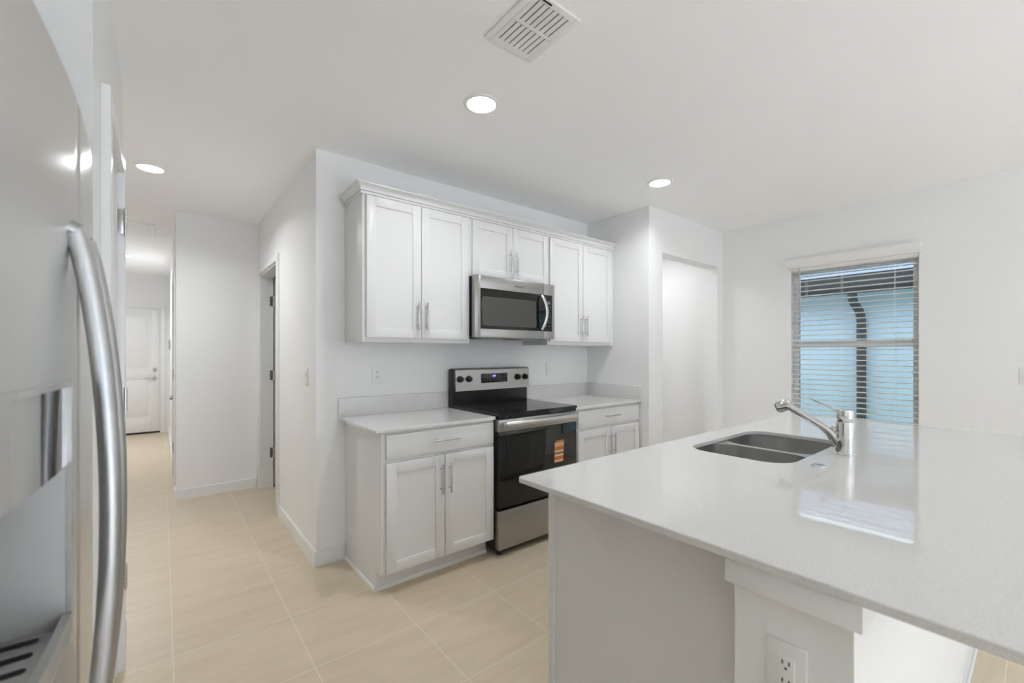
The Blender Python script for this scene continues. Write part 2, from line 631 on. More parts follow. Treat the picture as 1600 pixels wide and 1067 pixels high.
casing('trim_1', 'x', PD[0], PD[1], PD[2], XL, 1)
casing('trim_2', 'x', ND[0], ND[1], ND[2], XN, -1, w=.062, t=.018)
casing('trim_3', 'y', -0.87, -0.009, 2.18, YE, -1, w=.062, t=.018)
casing('trim_4', 'x', 5.46, 6.24, 2.18, XR, -1, w=.062, t=.014)
jamb('trim_5', 'x', PD[0], PD[1], PD[2], XL - T, XL)
jamb('trim_6', 'x', ND[0], ND[1], ND[2], XN, XN + T)
jamb('trim_7', 'y', -0.87, -0.009, 2.18, YE, YE + T)
jamb('trim_8', 'x', 5.46, 6.24, 2.18, XR, XR + T)


def panel_door(mb, axis, u0, u1, z0, z1, dface, dirn, thick=0.035):
    """moulded two-panel door"""
    w, st = u1 - u0, 0.115
    zm = z0 + (z1 - z0) * 0.465
    mb.ubox(axis, u0, u1, dface + dirn * .007, dface + dirn * thick, z0, z1)
    for a, c in ((u0, u0 + st), (u1 - st, u1)): mb.ubox(axis, a, c, dface, dface + dirn * .01, z0, z1, .002)
    for a, c in ((z0, z0 + .23), (zm - .075, zm + .075), (z1 - .12, z1)):
        mb.ubox(axis, u0 + st, u1 - st, dface, dface + dirn * .01, a, c, .002)
    for a, c in ((z0 + .23, zm - .075), (zm + .075, z1 - .12)):
        mb.ubox(axis, u0 + st + .045, u1 - st - .045, dface + dirn * .0015, dface + dirn * .012, a + .045, c - .045, .004)
    return mb


def hinge(parent, axis, u, d, z, h=0.10, leaf=0.03, dirn=1):
    """butt hinge: knuckle standing at (u,d), leaf lying on the frame along u"""
    mb = MB()
    p = (lambda a, c, zz: (a, c, zz)) if axis == 'y' else (lambda a, c, zz: (c, a, zz))
    for k in range(5):
        z0 = z - h / 2 + k * h / 5
        mb.cyl(p(u, d, z0 + .001), p(u, d, z0 + h / 5 - .001), 0.0075, n=18)
    mb.cyl(p(u, d, z - h / 2 - .006), p(u, d, z + h / 2 + .006), 0.005, n=18)
    mb.ubox(axis, u, u - dirn * leaf, d - .0025, d + .0, z - h / 2, z + h / 2)
    return mb.build('hinge', 'nickel', parent)


# pantry door (closed, opens toward the kitchen)
pd = thing('door_1', (XL, PD[1], 0), 'white panel pantry door beside the fridge with three nickel hinges', 'door', kind='structure')
panel_door(MB(), 'x', PD[0] + .018, PD[1] - .018, .012, PD[2] - .018, XL - .004, -1).build('door_panel', 'door', pd)
for z in (1.975, 1.19, 0.42):
    mb = MB()
    mb.box(XL + .001, XL + .023, PD[1] - .0025, PD[1] - .0002, z - .052, z + .052, .0008)
    for k in range(5): mb.cyl((XL + .027, PD[1] - .006, z - .05 + k * .02 + .0008), (XL + .027, PD[1] - .006, z - .05 + k * .02 + .0192), .0065, n=18)
    mb.cyl((XL + .027, PD[1] - .006, z - .060), (XL + .027, PD[1] - .006, z + .060), .0042, n=18)
    for k in (-1, 0, 1): mb.cyl((XL + .010, PD[1] - .0036, z + k * .034), (XL + .010, PD[1] - .0024, z + k * .034), .004, n=18)
    mb.build('hinge', 'nickel', pd)
kb = MB()
kb.cyl((XL - .003, 2.015, 1.045), (XL + .008, 2.015, 1.045), .026, n=24)
kb.cyl((XL + .008, 2.015, 1.045), (XL + .03, 2.015, 1.045), .011, n=16)
kb.tube([(XL + .026, 2.015, 1.045), (XL + .030, 2.015, 1.045), (XL + .038, 2.015, 1.045), (XL + .048, 2.015, 1.045), (XL + .051, 2.015, 1.045)],
        [.012, .022, .026, .019, .006], 24)
kb.build('knob', 'chrome', pd)

# door at the end of the hall
ed = thing('door_2', (-.44, YE, 0), 'white two-panel entry door at the far end of the hall', 'door', kind='structure')
panel_door(MB(), 'y', -.852, -.027, .03, 2.162, YE + .012, 1).build('door_panel', 'door', ed)
B(-.852, -.027, YE + .016, YE + .04, .004, .029).build('door_sweep', 'sweep', ed)
lv = MB()
lv.cyl((-.105, YE + .012, .965), (-.105, YE - .004, .965), .030, bev=.003)
lv.cyl((-.105, YE - .004, .965), (-.105, YE - .045, .965), .010, n=16)
lv.tube([(-.10, YE - .045, .966), (-.14, YE - .047, .968), (-.185, YE - .044, .964), (-.225, YE - .042, .958)], [.011, .010, .009, .007], 18)
lv.build('lever_handle', 'satin', ed)
db = MB()
db.cyl((-.095, YE + .012, 1.11), (-.095, YE - .012, 1.11), .030, .026, bev=.003)
db.box(-.101, -.089, YE - .026, YE - .012, 1.092, 1.128, .002)
db.build('deadbolt', 'satin', ed)

# closet door in the right hall wall
hd = thing('door_3', (XR, 5.85, 0), 'white closet door in the right hall wall seen almost edge-on', 'door', kind='structure')
panel_door(MB(), 'x', 5.478, 6.222, .012, 2.162, XR + .004, 1).build('door_panel', 'door', hd)
for z in (1.95, 1.155, .33): hinge(hd, 'x', 6.223, XR - .006, z, leaf=.02, dirn=-1)
kb = MB()
kb.cyl((XR + .005, 5.56, .945), (XR - .008, 5.56, .945), .025, n=20)
kb.tube([(XR - .006, 5.56, .945), (XR - .022, 5.56, .945), (XR - .03, 5.56, .945), (XR - .045, 5.56, .945), (XR - .048, 5.56, .945)],
        [.010, .011, .022, .020, .006], 20)
kb.build('knob', 'satin', hd)

# open door in the nook
od = thing('door_4', (XN + T, ND[1], 0), 'white panel door standing open inside the nook doorway', 'door', kind='structure')
panel_door(MB(), 'y', XN + T + .012, XN + T + .86, .014, ND[2] - .02, ND[1] - .006, -1).build('door_panel', 'door', od)
for z in (1.935, 1.165, .36):
    mb = MB()
    y = ND[1] - .0165
    mb.box(XN + T - .032, XN + T - .001, y - .0015, y + .0004, z - .05, z + .05)
    mb.cyl((XN + T + .004, y - .004, z - .052), (XN + T + .004, y - .004, z + .052), .0075, n=18)
    mb.build('hinge', 'nickel', od)
# ------------------------------------------------------------------ window, blind, world outside
wy0, wy1, wz0, wz1 = WIN
win = thing('window_1', (XW + .10, (wy0 + wy1) / 2, wz0), 'white single-hung window in the right wall behind the blind', 'window', kind='structure')
mb = MB()
fx0, fx1, fw = XW + .075, XW + .125, .045
mb.box(fx0, fx1, wy0 + .001, wy0 + fw, wz0 + .001, wz1 - .001, .003)
mb.box(fx0, fx1, wy1 - fw, wy1 - .001, wz0 + .001, wz1 - .001, .003)
mb.box(fx0, fx1, wy0 + fw, wy1 - fw, wz0 + .001, wz0 + fw, .003)
mb.box(fx0, fx1, wy0 + fw, wy1 - fw, wz1 - fw, wz1 - .001, .003)
mb.build('window_frame', 'trim', win)
mb = MB()
mb.box(fx0 + .008, fx1 - .008, wy0 + fw, wy1 - fw, 1.452, 1.512, .003)
mb.build('meeting_rail', 'trim', win)
mb = MB()
mb.box(fx0 + .028, fx0 + .032, wy0 + fw, wy1 - fw, wz0 + fw, 1.452)
mb.build('lower_pane', 'glass', win)
mb = MB()
mb.box(fx0 + .032, fx0 + .036, wy0 + fw, wy1 - fw, 1.512, wz1 - fw)
mb.build('upper_pane', 'glass', win)
mb = MB()
mb.box(XW - .018, XW + .075, wy0 + .002, wy1 - .002, wz0 + .0005, wz0 + .016, .003)
mb.build('window_sill', 'quartz', win)

bl = thing('window_blind', (XW - .02, (wy0 + wy1) / 2, 2.235), 'white horizontal slat blind with its slats open over the window', 'blind')
mb = MB()
prof = [(XW - .001, 2.226), (XW - .042, 2.226), (XW - .048, 2.240), (XW - .046, 2.262), (XW - .054, 2.285), (XW - .060, 2.303), (XW - .060, 2.310),
        (XW - .001, 2.310)]
mb.prism(prof, 'y', .652, 1.632)
mb.build('valance', 'blind', bl)
mb = MB()
SL0, SL1 = wy0 + .004, wy1 - .004
zs = []
z = 2.190
while z > wz0 + .075:
    zs.append(z); z -= .0478
for z in zs:
    mb.prism([(XW + .008, z - .003), (XW + .020, z + .0005), (XW + .033, z + .0018), (XW + .046, z + .0005), (XW + .058, z - .003), (XW + .058, z + .0012), (XW + .046, z + .0047), (XW + .033, z + .006), (XW + .020, z + .0047), (XW + .008, z + .0012)],
             'y', SL0, SL1)
mb.build('slats', 'slat', bl)
B(XW + .008, XW + .058, SL0, SL1, wz0 + .018, wz0 + .042, .004).build('bottom_rail', 'blind', bl)
B(XW + .006, XW + .060, SL0, SL1, 2.2155 - .02, 2.2145).build('head_rail', 'blind', bl)
mb = MB()
for y in (SL0 + .15, (SL0 + SL1) / 2 + .06, SL1 - .12):
    for x in (XW + .006, XW + .060): mb.cyl((x, y, wz0 + .03), (x, y, 2.20), .0011, n=6)
mb.build('ladder_cords', 'blind', bl)
mb = MB()
mb.cyl((XW - .006, 1.525, 2.228), (XW - .006, 1.520, 1.80), .0045, n=18)
mb.build('tilt_wand', 'cover', bl)

nh = thing('neighbouring_house', (7.4, 1.0, -.15), 'pale neighbouring house with dark gutter seen through the blind', 'house')
B(7.12, 7.4, -9, 12, -.15, 2.24).build('house_wall', 'stucco', nh)
B(6.90, 7.12, -9, 12, 2.24, 2.27).build('soffit', 'stucco', nh)
mb = MB()
mb.prism([(6.90, 2.16), (6.82, 2.16), (6.79, 2.22), (6.79, 2.36), (6.77, 2.39), (6.90, 2.39)], 'y', -9, 12)
mb.build('gutter', 'downspout', nh)
mb = MB()
mb.prism([(6.86, 2.392), (9.8, 3.64), (9.8, 3.59), (6.905, 2.28)], 'y', -9, 12)
mb.build('roof', 'shingle', nh)
mb = MB()
mb.tube([(6.86, 1.57, 2.16), (6.86, 1.57, 2.10), (6.89, 1.565, 2.05), (7.00, 1.535, 1.95), (7.05, 1.525, 1.88), (7.068, 1.522, 1.78), (7.068, 1.522, -.1)],
        .05, 16, r2=.05)
mb.build('downspout', 'downspout', nh)
struct('sky_shading_eave', B(XW + .13, XW + .62, -5.13, 7, 2.62, 2.84), 'trim')  # unseen overhang, added to cut sky light on the neighbouring wall
tag(B(XW + .13, 7.4, -9, 12, -.25, -.15).build('lawn', 'grass'), kind='structure')

# sliding door of the living area behind the camera
sd = thing('door_5', (1.6, -5.06, 0), 'sliding glass patio door in the rear living-room wall', 'door', kind='structure')
mb = MB()
for x0, x1 in ((.002, 1.63), (1.57, 3.198)):
    yy = -5.09 if x0 < 1 else -5.045
    for a, c in ((x0, x0 + .06), (x1 - .06, x1)): mb.box(a, c, yy, yy + .035, .052, 2.348, .003)
    mb.box(x0 + .06, x1 - .06, yy, yy + .035, .052, .12, .003)
    mb.box(x0 + .06, x1 - .06, yy, yy + .035, 2.28, 2.348, .003)
mb.build('door_frame', 'trim', sd)

# ------------------------------------------------------------------ base cabinets along the range wall
ZC0, ZC1 = 0.945, 0.965
YF, YD = 2.391, 2.372            # face frame, door fronts


def base_cabinet(name, label, x0, x1, dx0, dx1, mid, group):
    t = thing(name, (x0, YW, 0), label, 'cabinet', group)
    mb = MB()
    mb.prism([(YW - .002, 0), (2.482, 0), (2.482, .122), (YF, .122), (YF, ZC0), (YW - .002, ZC0)], 'x', x0, x1)
    mb.build('carcass', 'cabinet', t)
    sh = MB()
    sh.prism([(2.482, 0), (2.470, 0), (2.470, .012), (2.476, .021), (2.482, .023)], 'x', x0 - .009, x1)
    sh.prism([(x0, 0), (x0 - .009, 0), (x0 - .009, .012), (x0 - .004, .021), (x0, .023)], 'y', 2.482, YW - BBT - .001)
    sh.build('shoe_moulding', 'trim', t)
    d = MB().box(dx0, dx1, YD, YF - .0003, .785, .927, .002).build('drawer', 'cabinet', t)
    bar_pull(d, (dx0 + dx1) / 2, YD, .861, .185, False)
    for a, c, hx in ((dx0, mid - .003, mid - .031), (mid + .003, dx1, mid + .029)):
        dr = shaker(MB(), 'y', a, c, .130, .762, YD, 1, thick=YF - YD - .0003).build('cabinet_door', 'cabinet', t)
        bar_pull(dr, hx, YD, .618, .185, True)
    return t


base_cabinet('base_cabinet', 'white base cabinet left of the range with one drawer over two doors', .972, 1.768, .998, 1.757, 1.379,
             'white base cabinets')
base_cabinet('base_cabinet', 'white base cabinet right of the range partly hidden by the island', 2.562, 3.436, 2.604, 3.428, 3.018,
             'white base cabinets')


def counter(label, x0, x1, bs_right):
    t = thing('countertop', (x0, YW, ZC0), label, 'countertop', 'quartz worktops along the range wall')
    slab(MB(), (x0, x1, 2.357, YW - .0005, .012), [], ZC0, ZC1).build('worktop', 'quartz', t, 12)
    mb = MB().box(x0, x1, YW - .021, YW - .0005, ZC1, ZC1 + .127, .0015)
    mb.build('backsplash', 'quartz', t)
    if bs_right:
        MB().box(x1 - .02, x1, 2.362, YW - .0215, ZC1, ZC1 + .127, .0015).build('side_splash', 'quartz', t)
    return t


counter('white quartz worktop with backsplash left of the range', .925, 1.770, False)
counter('white quartz worktop with backsplash in the corner right of the range', 2.550, XP - .0005, True)

# ------------------------------------------------------------------ wall cabinets
UF, UD, UZ0, UZ1 = 2.685, 2.666, 1.467, 2.40


def wall_cabinet(label, x0, x1, z0, dx, mid, dz0, hz, hl):
    t = thing('wall_cabinet', (x0, YW, z0), label, 'cabinet', 'white wall cabinets under one crown moulding')
    MB().box(x0, x1, UF, YW - .001, z0, UZ1, .0012).build('carcass', 'cabinet', t)
    for a, c, hx in ((dx[0], mid - .002, mid - .031), (mid + .002, dx[1], mid + .031)):
        dr = shaker(MB(), 'y', a, c, dz0, 2.388, UD, 1, thick=UF - UD - .0003, rail=.06).build('cabinet_door', 'cabinet', t)
        bar_pull(dr, hx, UD, hz, hl, True)
    return t


wall_cabinet('tall white wall cabinet at the left end beside the microwave', .970, 1.7645, UZ0, (.992, 1.746), 1.368, 1.497, 1.645, .185)
wall_cabinet('short white wall cabinet above the microwave', 1.765, 2.5595, 1.967, (1.783, 2.556), 2.165, 1.975, 2.105, .185)
wall_cabinet('tall white wall cabinet at the right end next to the side wall', 2.560, 3.418, UZ0, (2.574, 3.396), 2.990, 1.497, 1.640, .185)
struct('trim_9', B(3.4185, XP - .0005, UF + .004, YW - .001, UZ0, UZ1), 'cabinet')

cp = [(0, 2.394), (.012, 2.394), (.013, 2.404), (.007, 2.406), (.007, 2.410), (.018, 2.412), (.019, 2.418), (.014, 2.420), (.016, 2.428),
      (.024, 2.438), (.036, 2.444), (.036, 2.447), (.047, 2.448), (.047, 2.457), (0, 2.457)]
rings = []
for path in ('back', 'corner', 'end'):
    r = []
    for o, z in cp:
        r.append({'back': (.970 - o, YW - .001, z), 'corner': (.970 - o, UF - o, z), 'end': (XP - .001, UF - o, z)}[path])
    rings.append(r)
mb = MB().loft(rings)
mb.prism([(.970, YW - .001), (.970, UF), (XP - .001, UF), (XP - .001, YW - .001)], 'z', 2.4004, 2.41)
tag(mb.build('crown_moulding', 'cabinet'), 'white stepped crown moulding along the top of the wall cabinets', 'moulding')

# ------------------------------------------------------------------ microwave
mw = thing('microwave', (2.16, YW, 1.512), 'stainless steel over-the-range microwave hung below the short cabinet', 'microwave')
x0, x1, yf, z0, z1 = 1.757, 2.557, 2.598, 1.512, 1.9660
MB().box(1.7655, 2.5590, 2.640, YW - .001, z0 + .006, z1 - .0005, .003).build('housing', 'black', mw)
xs = 2.440                                         # split between door and control panel
mb = MB()
gx0, gx1, gz0, gz1 = 1.806, 2.532, 1.576, 1.874
mb.box(x0, gx0, yf, 2.640, z0, z1, .002)
mb.box(gx0, xs - .0008, yf, 2.640, gz1, z1, .002)
mb.box(gx0, xs - .0008, yf, 2.640, z0, gz0, .002)
dr = mb.build('microwave_door', 'steel', mw)
mb = MB().box(gx0, xs - .0008, yf + .001, 2.63, gz0, gz1, .001)
dg = mb.build('door_glass', 'blackglass', dr)
mb = MB()
mb.prism(rrect(1.820, 2.352, 1.600, 1.815, .02), 'y', yf - .0006, yf + .004)
mb.build('viewing_window', 'greyglass', dr)
mb = MB()
pts, w = [], []
for k in range(25):
    u = k / 24
    zz = 1.587 + u * (1.866 - 1.587)
    bow = math.sin(math.pi * u)
    pts.append((2.404 + .034 * bow, yf - .010 - .030 * bow ** .7, zz))
mb.tube(pts, .0135, 20, r2=.006, ref=(0, 1, 0))
for k in (0, 24): mb.cyl((pts[k][0], yf + .001, pts[k][2] + (.006 if k == 0 else -.006)), (pts[k][0], pts[k][1], pts[k][2] + (.006 if k == 0 else -.006)), .008, n=18)
mb.build('handle', 'handle', dr)
mb = MB()
mb.box(xs + .0008, gx1, yf, 2.640, gz1, z1, .002)
mb.box(xs + .0008, gx1, yf, 2.640, z0, gz0, .002)
mb.box(gx1, x1, yf, 2.640, z0, z1, .002)
cpn = mb.build('control_panel', 'steel', mw)
MB().box(xs + .0008, gx1, yf + .001, 2.63, gz0, gz1, .001).build('keypad', 'blackglass', cpn)
MB().box(2.470, 2.505, yf + .0002, yf + .0015, 1.800, 1.822).build('display', 'lcd', cpn)
for r in range(7):
    for c in range(3):
        B(2.466 + c * .018, 2.477 + c * .018, yf + .0003, yf + .0015, 1.772 - r * .021, 1.780 - r * .021).build('button', 'keys', cpn)
for a, c in ((2.455, 2.470), (2.492, 2.51)): B(a, c, yf + .0003, yf + .0015, 1.614, 1.624).build('button', 'keys', cpn)
mb = MB()
mb.box(1.80, 2.52, 2.66, 2.98, z0 - .004, z0 + .008, .002)
mb.build('underside_plate', 'black', mw)
for a, c in ((1.86, 2.06), (2.26, 2.46)): B(a, c, 2.67, 2.78, z0 - .008, z0 - .003, .001).build('grease_filter', 'satin', mw)


def text(name, body, size, loc, rot, m, parent, extrude=.0003):
    c = bpy.data.curves.new(name, 'FONT')
    c.body = body
    c.size = size
    c.extrude = extrude
    c.align_x = 'CENTER'
    c.align_y = 'CENTER'
    c.materials.append(M[m])
    o = bpy.data.objects.new(name, c)
    COL.objects.link(o)
    bpy.context.view_layer.update()
    me = bpy.data.meshes.new_from_object(o.evaluated_get(bpy.context.evaluated_depsgraph_get()))
    bpy.data.objects.remove(o)
    me.name = name
    o = bpy.data.objects.new(name, me)
    COL.objects.link(o)
    o.parent = parent
    o.location = Vector(loc) - ORG[parent.name]
    o.rotation_euler = rot
    return o


text('brand_lettering', 'Whirlpool', .022, (2.172, yf - .0004, 1.913), (math.radians(90), 0, 0), 'print', mw)

# ------------------------------------------------------------------ range
rg = thing('range', (2.16, YW, 0), 'stainless steel electric range with black glass cooktop between the base cabinets', 'range')
rx0, rx1 = 1.774, 2.546
MB().box(rx0, rx1, 2.385, 2.985, .045, .945, .003).build('oven_body', 'black', rg)
mb = MB()
slab(mb, (rx0 - .001, rx1 + .001, 2.328, 2.925, .010), [], .9655, .986, .003)
mb.box(rx0 + .004, rx1 - .004, 2.340, 2.925, .945, .9655)
mb.build('cooktop', 'blackglass', rg, 12)
# oven door
mb = MB()
mb.box(rx0 + .002, rx1 - .002, 2.338, 2.383, .858, .941, .003)
dr = mb.build('oven_door', 'steel', rg)
MB().box(rx0 + .002, rx1 - .002, 2.337, 2.383, .338, .8575, .003).build('door_glass', 'blackglass', dr)
mb = MB()
pts = []
for k in range(21):
    u = -1 + 2 * k / 20
    pts.append(((rx0 + rx1) / 2 + u * .350, 2.298 - .016 * (1 - u * u), .911))
mb.tube(pts, .019, 20, r2=.010, ref=(0, 1, 0))
for s in (0, 20): mb.box(pts[s][0] - .010, pts[s][0] + .010, 2.300, 2.338, .897, .925, .003)
mb.build('handle', 'handle', dr)
st = MB()
st.prism([(2.300, .569), (2.392, .569), (2.402, .735), (2.318, .735), (2.303, .712)], 'y', 2.3358, 2.3369)
tag(st.build('sticker', 'sticker', dr), 'orange striped paper sticker')
# storage drawer
MB().box(rx0 + .002, rx1 - .002, 2.340, 2.383, .052, .318, .004).build('storage_drawer', 'steel', rg)
for x in (rx0 + .05, rx1 - .05):
    for y in (2.40, 2.94): MB().cyl((x, y, 0), (x, y, .046), .016, n=16).build('foot', 'black', rg)
# back guard
mb = MB()
mb.prism([(2.935, .945), (2.935, 1.093), (2.915, 1.110), (2.918, 1.258), (2.930, 1.268), (2.9930, 1.268), (2.9930, .945)], 'x', rx0, rx1, .002)
bgd = mb.build('back_guard', 'black', rg)
mb = MB()
mb.prism([(2.909, 1.096), (2.914, 1.262), (2.932, 1.274), (2.985, 1.274), (2.985, 1.269), (2.932, 1.269), (2.922, 1.260), (2.9155, 1.096)], 'x', rx0 + .012, rx1 + .001, 0)
mb.build('control_fascia', 'steel', bgd)
mb = MB()
mb.box(2.030, 2.300, 2.9085, 2.916, 1.152, 1.228, .0005)
mb.build('display_glass', 'blackglass', bgd)
MB().box(2.136, 2.176, 2.9081, 2.9090, 1.190, 1.222).build('clock_screen', 'screen', bgd)
text('clock_digits', '1:08', .020, (2.156, 2.9078, 1.207), (math.radians(90), 0, 0), 'digits', bgd)
for x in (2.05, 2.082, 2.114, 2.205, 2.235, 2.265):
    for z in (1.165, 1.19, 1.213): B(x, x + .012, 2.9080, 2.909, z, z + .004).build('button', 'keys', bgd)
for x in (1.826, 1.909, 2.412, 2.497):
    mb = MB()
    mb.cyl((x, 2.913, 1.190), (x, 2.902, 1.190), .027, .026, bev=.002)
    mb.cyl((x, 2.902, 1.190), (x, 2.880, 1.190), .021, .019, bev=.003)
    mb.box(x - .005, x + .005, 2.872, 2.885, 1.170, 1.210, .003)
    mb.build('knob', 'black', bgd)

# ------------------------------------------------------------------ island
SX0, SX1, SY0, SY1 = .972, 3.515, -.10, 1.172
HOLE = (1.868, 2.600, .632, 1.050, .105)
tp = MB()
slab(tp, (SX0, SX1, SY0, SY1, .014), [HOLE], ZC0, ZC1, .003)
tag(tp.build('island_countertop', 'quartz', None, 12), 'large white quartz island top with a sink cut-out', 'countertop')

KX0, KY0, KY1 = 1.012, .229, .447
isl = thing('island_cabinet', (1.09, 1.135, 0), 'pale grey island cabinet under the sink with a plain end panel', 'cabinet')
MB().box(1.094, 1.112, KY1 + .0005, 1.108, .0, ZC0 - .0005).build('end_panel', 'panelgrey', isl)
MB().box(1.086, 1.116, 1.1085, 1.135, .0, ZC0 - .0005, .002).build('corner_stile', 'cabinet', isl)
MB().box(3.40, 3.425, KY1 + .0005, 1.135, .0, ZC0 - .0005).build('end_panel', 'panelgrey', isl)
mb = MB()
mb.box(1.116, 3.40, 1.116, 1.135, .12, ZC0 - .0005)
mb.box(1.112, 3.40, 1.045, 1.060, .0, .12)
mb.box(1.112, 3.40, KY1 + .0005, 1.045, .10, .12)
mb.build('front_frame', 'cabinet', isl)
for i in range(4):
    a = 1.13 + i * .567
    d = shaker(MB(), 'y', a, a + .555, .135, .93, 1.154, -1).build('cabinet_door', 'cabinet', isl)

struct('wall_island', B(KX0, 3.425, KY0, KY1, 0, .885), 'wall')
mb = MB()
mb.box(.990, 3.44, .211, .4595, .8855, ZC0 - .0005, .002)
struct('trim_10', mb, 'trim')
bbm = MB()
bbm.box(KX0 - .001, 3.425, KY0 - .014, KY0, 0, .094)
bbm.box(KX0 - .001, 3.425, KY0 - .010, KY0, .094, .100)
bbm.box(KX0 - .001, 3.425, KY0 - .024, KY0 - .014, 0, .018, .004)
struct('baseboard_island', bbm, 'trim')

# sink
sk = thing('sink', (2.234, .84, .945), 'stainless steel double-bowl undermount sink set in the island top', 'sink')


def bowl(x0, x1, y0, y1, r, ztop, zbot):
    mb = MB()
    prof = [(0.0, ztop), (.006, zbot + .05), (.012, zbot + .022), (.024, zbot + .006), (.042, zbot)]
    rings = [[(x, y, z) for x, y in rrect(x0, x1, y0, y1, r, n=14, s=s)] for s, z in prof]
    mb.loft(rings, False, True)
    return mb


ZS = .9445
BL = (1.856, 2.207, .620, 1.062, .115)
BR = (2.237, 2.612, .620, 1.062, .115)
rim = MB()
slab(rim, (1.835, 2.633, .600, 1.082, .12), [BL, BR], ZS - .0035, ZS - .0005, .0008)
rim.build('rim', 'sink', sk, 12)
for b_ in (BL, BR):
    o = bowl(*b_, ZS - .0015, .765).build('bowl', 'sink', sk)
    cx, cy = (b_[0] + b_[1]) / 2, (b_[2] + b_[3]) / 2
    mb = MB()
    mb.lathe([(.0, .767), (.020, .767), (.034, .768), (.042, .771), (.045, .769), (.045, .766)], (cx, cy), 28)
    mb.build('drain', 'chrome', o)

# faucet
fc = thing('faucet', (2.274, .545, ZC1), 'chrome single-lever pull-out faucet standing behind the sink', 'faucet')
fx, fy = 2.274, .545
mb = MB()
mb.lathe([(.0, ZC1 + .0003), (.0365, ZC1 + .0003), (.0365, ZC1 + .004), (.034, ZC1 + .007), (.0335, ZC1 + .06), (.0325, 1.098), (.0315, 1.103), (.030, 1.104), (0, 1.104)], (fx, fy), 40)
mb.build('body', 'chrome', fc)
mb = MB()
mb.lathe([(.0, 1.1045), (.0300, 1.1045), (.0315, 1.108), (.0310, 1.148), (.029, 1.155), (.020, 1.158), (0, 1.158)], (fx, fy), 40)
mb.build('valve_cap', 'chrome', fc)
D = Vector((-.10, .995, 0)).normalized()
P = lambda d, z: (fx + D.x * d, fy + D.y * d, z)
mb = MB()
mb.tube([P(.018, 1.005), P(.035, 1.030), P(.055, 1.055), P(.085, 1.078), P(.14, 1.112), P(.215, 1.157)],
        [.024, .021, .018, .0165, .0165, .0165], 20, r2=[.030, .024, .018, .015, .015, .015])
sp = mb.build('spout', 'chrome', fc)
mb = MB()
mb.cyl(P(.202, 1.166), P(.252, 1.143), .0255, .027, bev=.004)
hd_ = mb.build('spray_head', 'chrome', fc)
mb = MB()
mb.cyl(P(.2523, 1.1429), P(.256, 1.1412), .023, .022)
mb.build('spray_face', 'black', hd_)
mb = MB()
mb.cyl(P(.030, 1.062), P(.050, 1.076), .0095, bev=.002, n=16)
mb.build('release_button', 'chrome', fc)
mb = MB()
mb.tube([P(.018, 1.146), P(.035, 1.153), P(.07, 1.170), P(.118, 1.193), P(.124, 1.196)], [.011, .009, .0085, .008, .005], 18, r2=[.007, .005, .0045, .0045, .003])
mb.build('lever', 'chrome', fc)

hc = MB()
hc.lathe([(0, ZC1 + .0042), (.012, ZC1 + .0042), (.018, ZC1 + .005), (.0225, ZC1 + .0046), (.025, ZC1 + .002), (.0255, ZC1 + .0002), (0, ZC1 + .0002)], (1.962, .553), 32)
tag(hc.build('sink_hole_cover', 'chrome'), 'small round chrome hole cover on the island top near the sink', 'hole cover')

# ------------------------------------------------------------------ refrigerator
FZ0, FZ1 = .03, 1.875


def fx_at(y):
    return -.1195 - .12 * (y - 1.14) ** 2


DSP = (.692, 1.034, .935, 1.345)


def bowed_door(mb, y0, y1, z0, z1, xb, hole=None):
    er = .014
    ys = [(y0, er), (y0 + .002, er * .55), (y0 + .005, er * .25), (y0 + er, 0)]
    inner = [y0 + er + (y1 - y0 - 2 * er) * k / 22 for k in range(1, 22)]
    if hole: inner = sorted([y for y in inner if min(abs(y - hole[0]), abs(y - hole[1])) > .006] + [hole[0], hole[1]])
    ys += [(y, 0) for y in inner] + [(y1 - er, 0), (y1 - .005, er * .25), (y1 - .002, er * .55), (y1, er)]
    zs = [(z0, .012), (z0 + .012, 0)] + ([(hole[2], 0), (hole[3], 0)] if hole else [(1.0, 0)]) + [(z1 - .016, 0), (z1 - .006, .004), (z1, .014)]
    b = bmesh.new()
    g = [[b.verts.new((fx_at(y) - dy - dz, y, z)) for z, dz in zs] for y, dy in ys]
    for i in range(len(ys) - 1):
        for j in range(len(zs) - 1):
            if hole and hole[0] - 1e-6 <= ys[i][0] < hole[1] - 1e-6 and hole[2] - 1e-6 <= zs[j][0] < hole[3] - 1e-6: continue
            b.faces.new((g[i][j], g[i + 1][j], g[i + 1][j + 1], g[i][j + 1]))
    bk = [[b.verts.new((xb, y, z)) for z in (z0, z1)] for y, _ in ys]
    n = len(ys) - 1
    for i in range(n):
        b.faces.new((g[i][-1], g[i + 1][-1], bk[i + 1][1], bk[i][1]))
        b.faces.new((g[i + 1][0], g[i][0], bk[i][0], bk[i + 1][0]))
    for i in (0, n):
        b.faces.new([g[i][j] for j in range(len(zs))] + [bk[i][1], bk[i][0]])
    if not hole:
        for i in range(n): b.faces.new((bk[i][0], bk[i + 1][0], bk[i + 1][1], bk[i][1]))
    bmesh.ops.recalc_face_normals(b, faces=b.faces[:])
    mb._merge(b)
    return mb


FY0, FYM, FY1 = .645, 1.118, 1.628
fr = thing('refrigerator', (-.55, 1.14, 0), 'stainless side-by-side refrigerator with bowed doors and ice dispenser in the alcove', 'refrigerator')
mb = MB()
mb.box(-.93, -.236, FY0 + .005, FY1 - .005, .03, 1.852, .004)
for x in (-.85, -.30):
    for y in (FY0 + .06, FY1 - .06): mb.cyl((x, y, 0), (x, y, .031), .02, n=16)
mb.build('cabinet_shell', 'satin', fr)
fd = bowed_door(MB(), FY0, FYM - .0025, FZ0 + .05, FZ1, -.23, DSP).build('freezer_door', 'fridge', fr)
rd = bowed_door(MB(), FYM + .0025, FY1, FZ0 + .05, FZ1, -.23).build('fridge_door', 'fridge', fr)
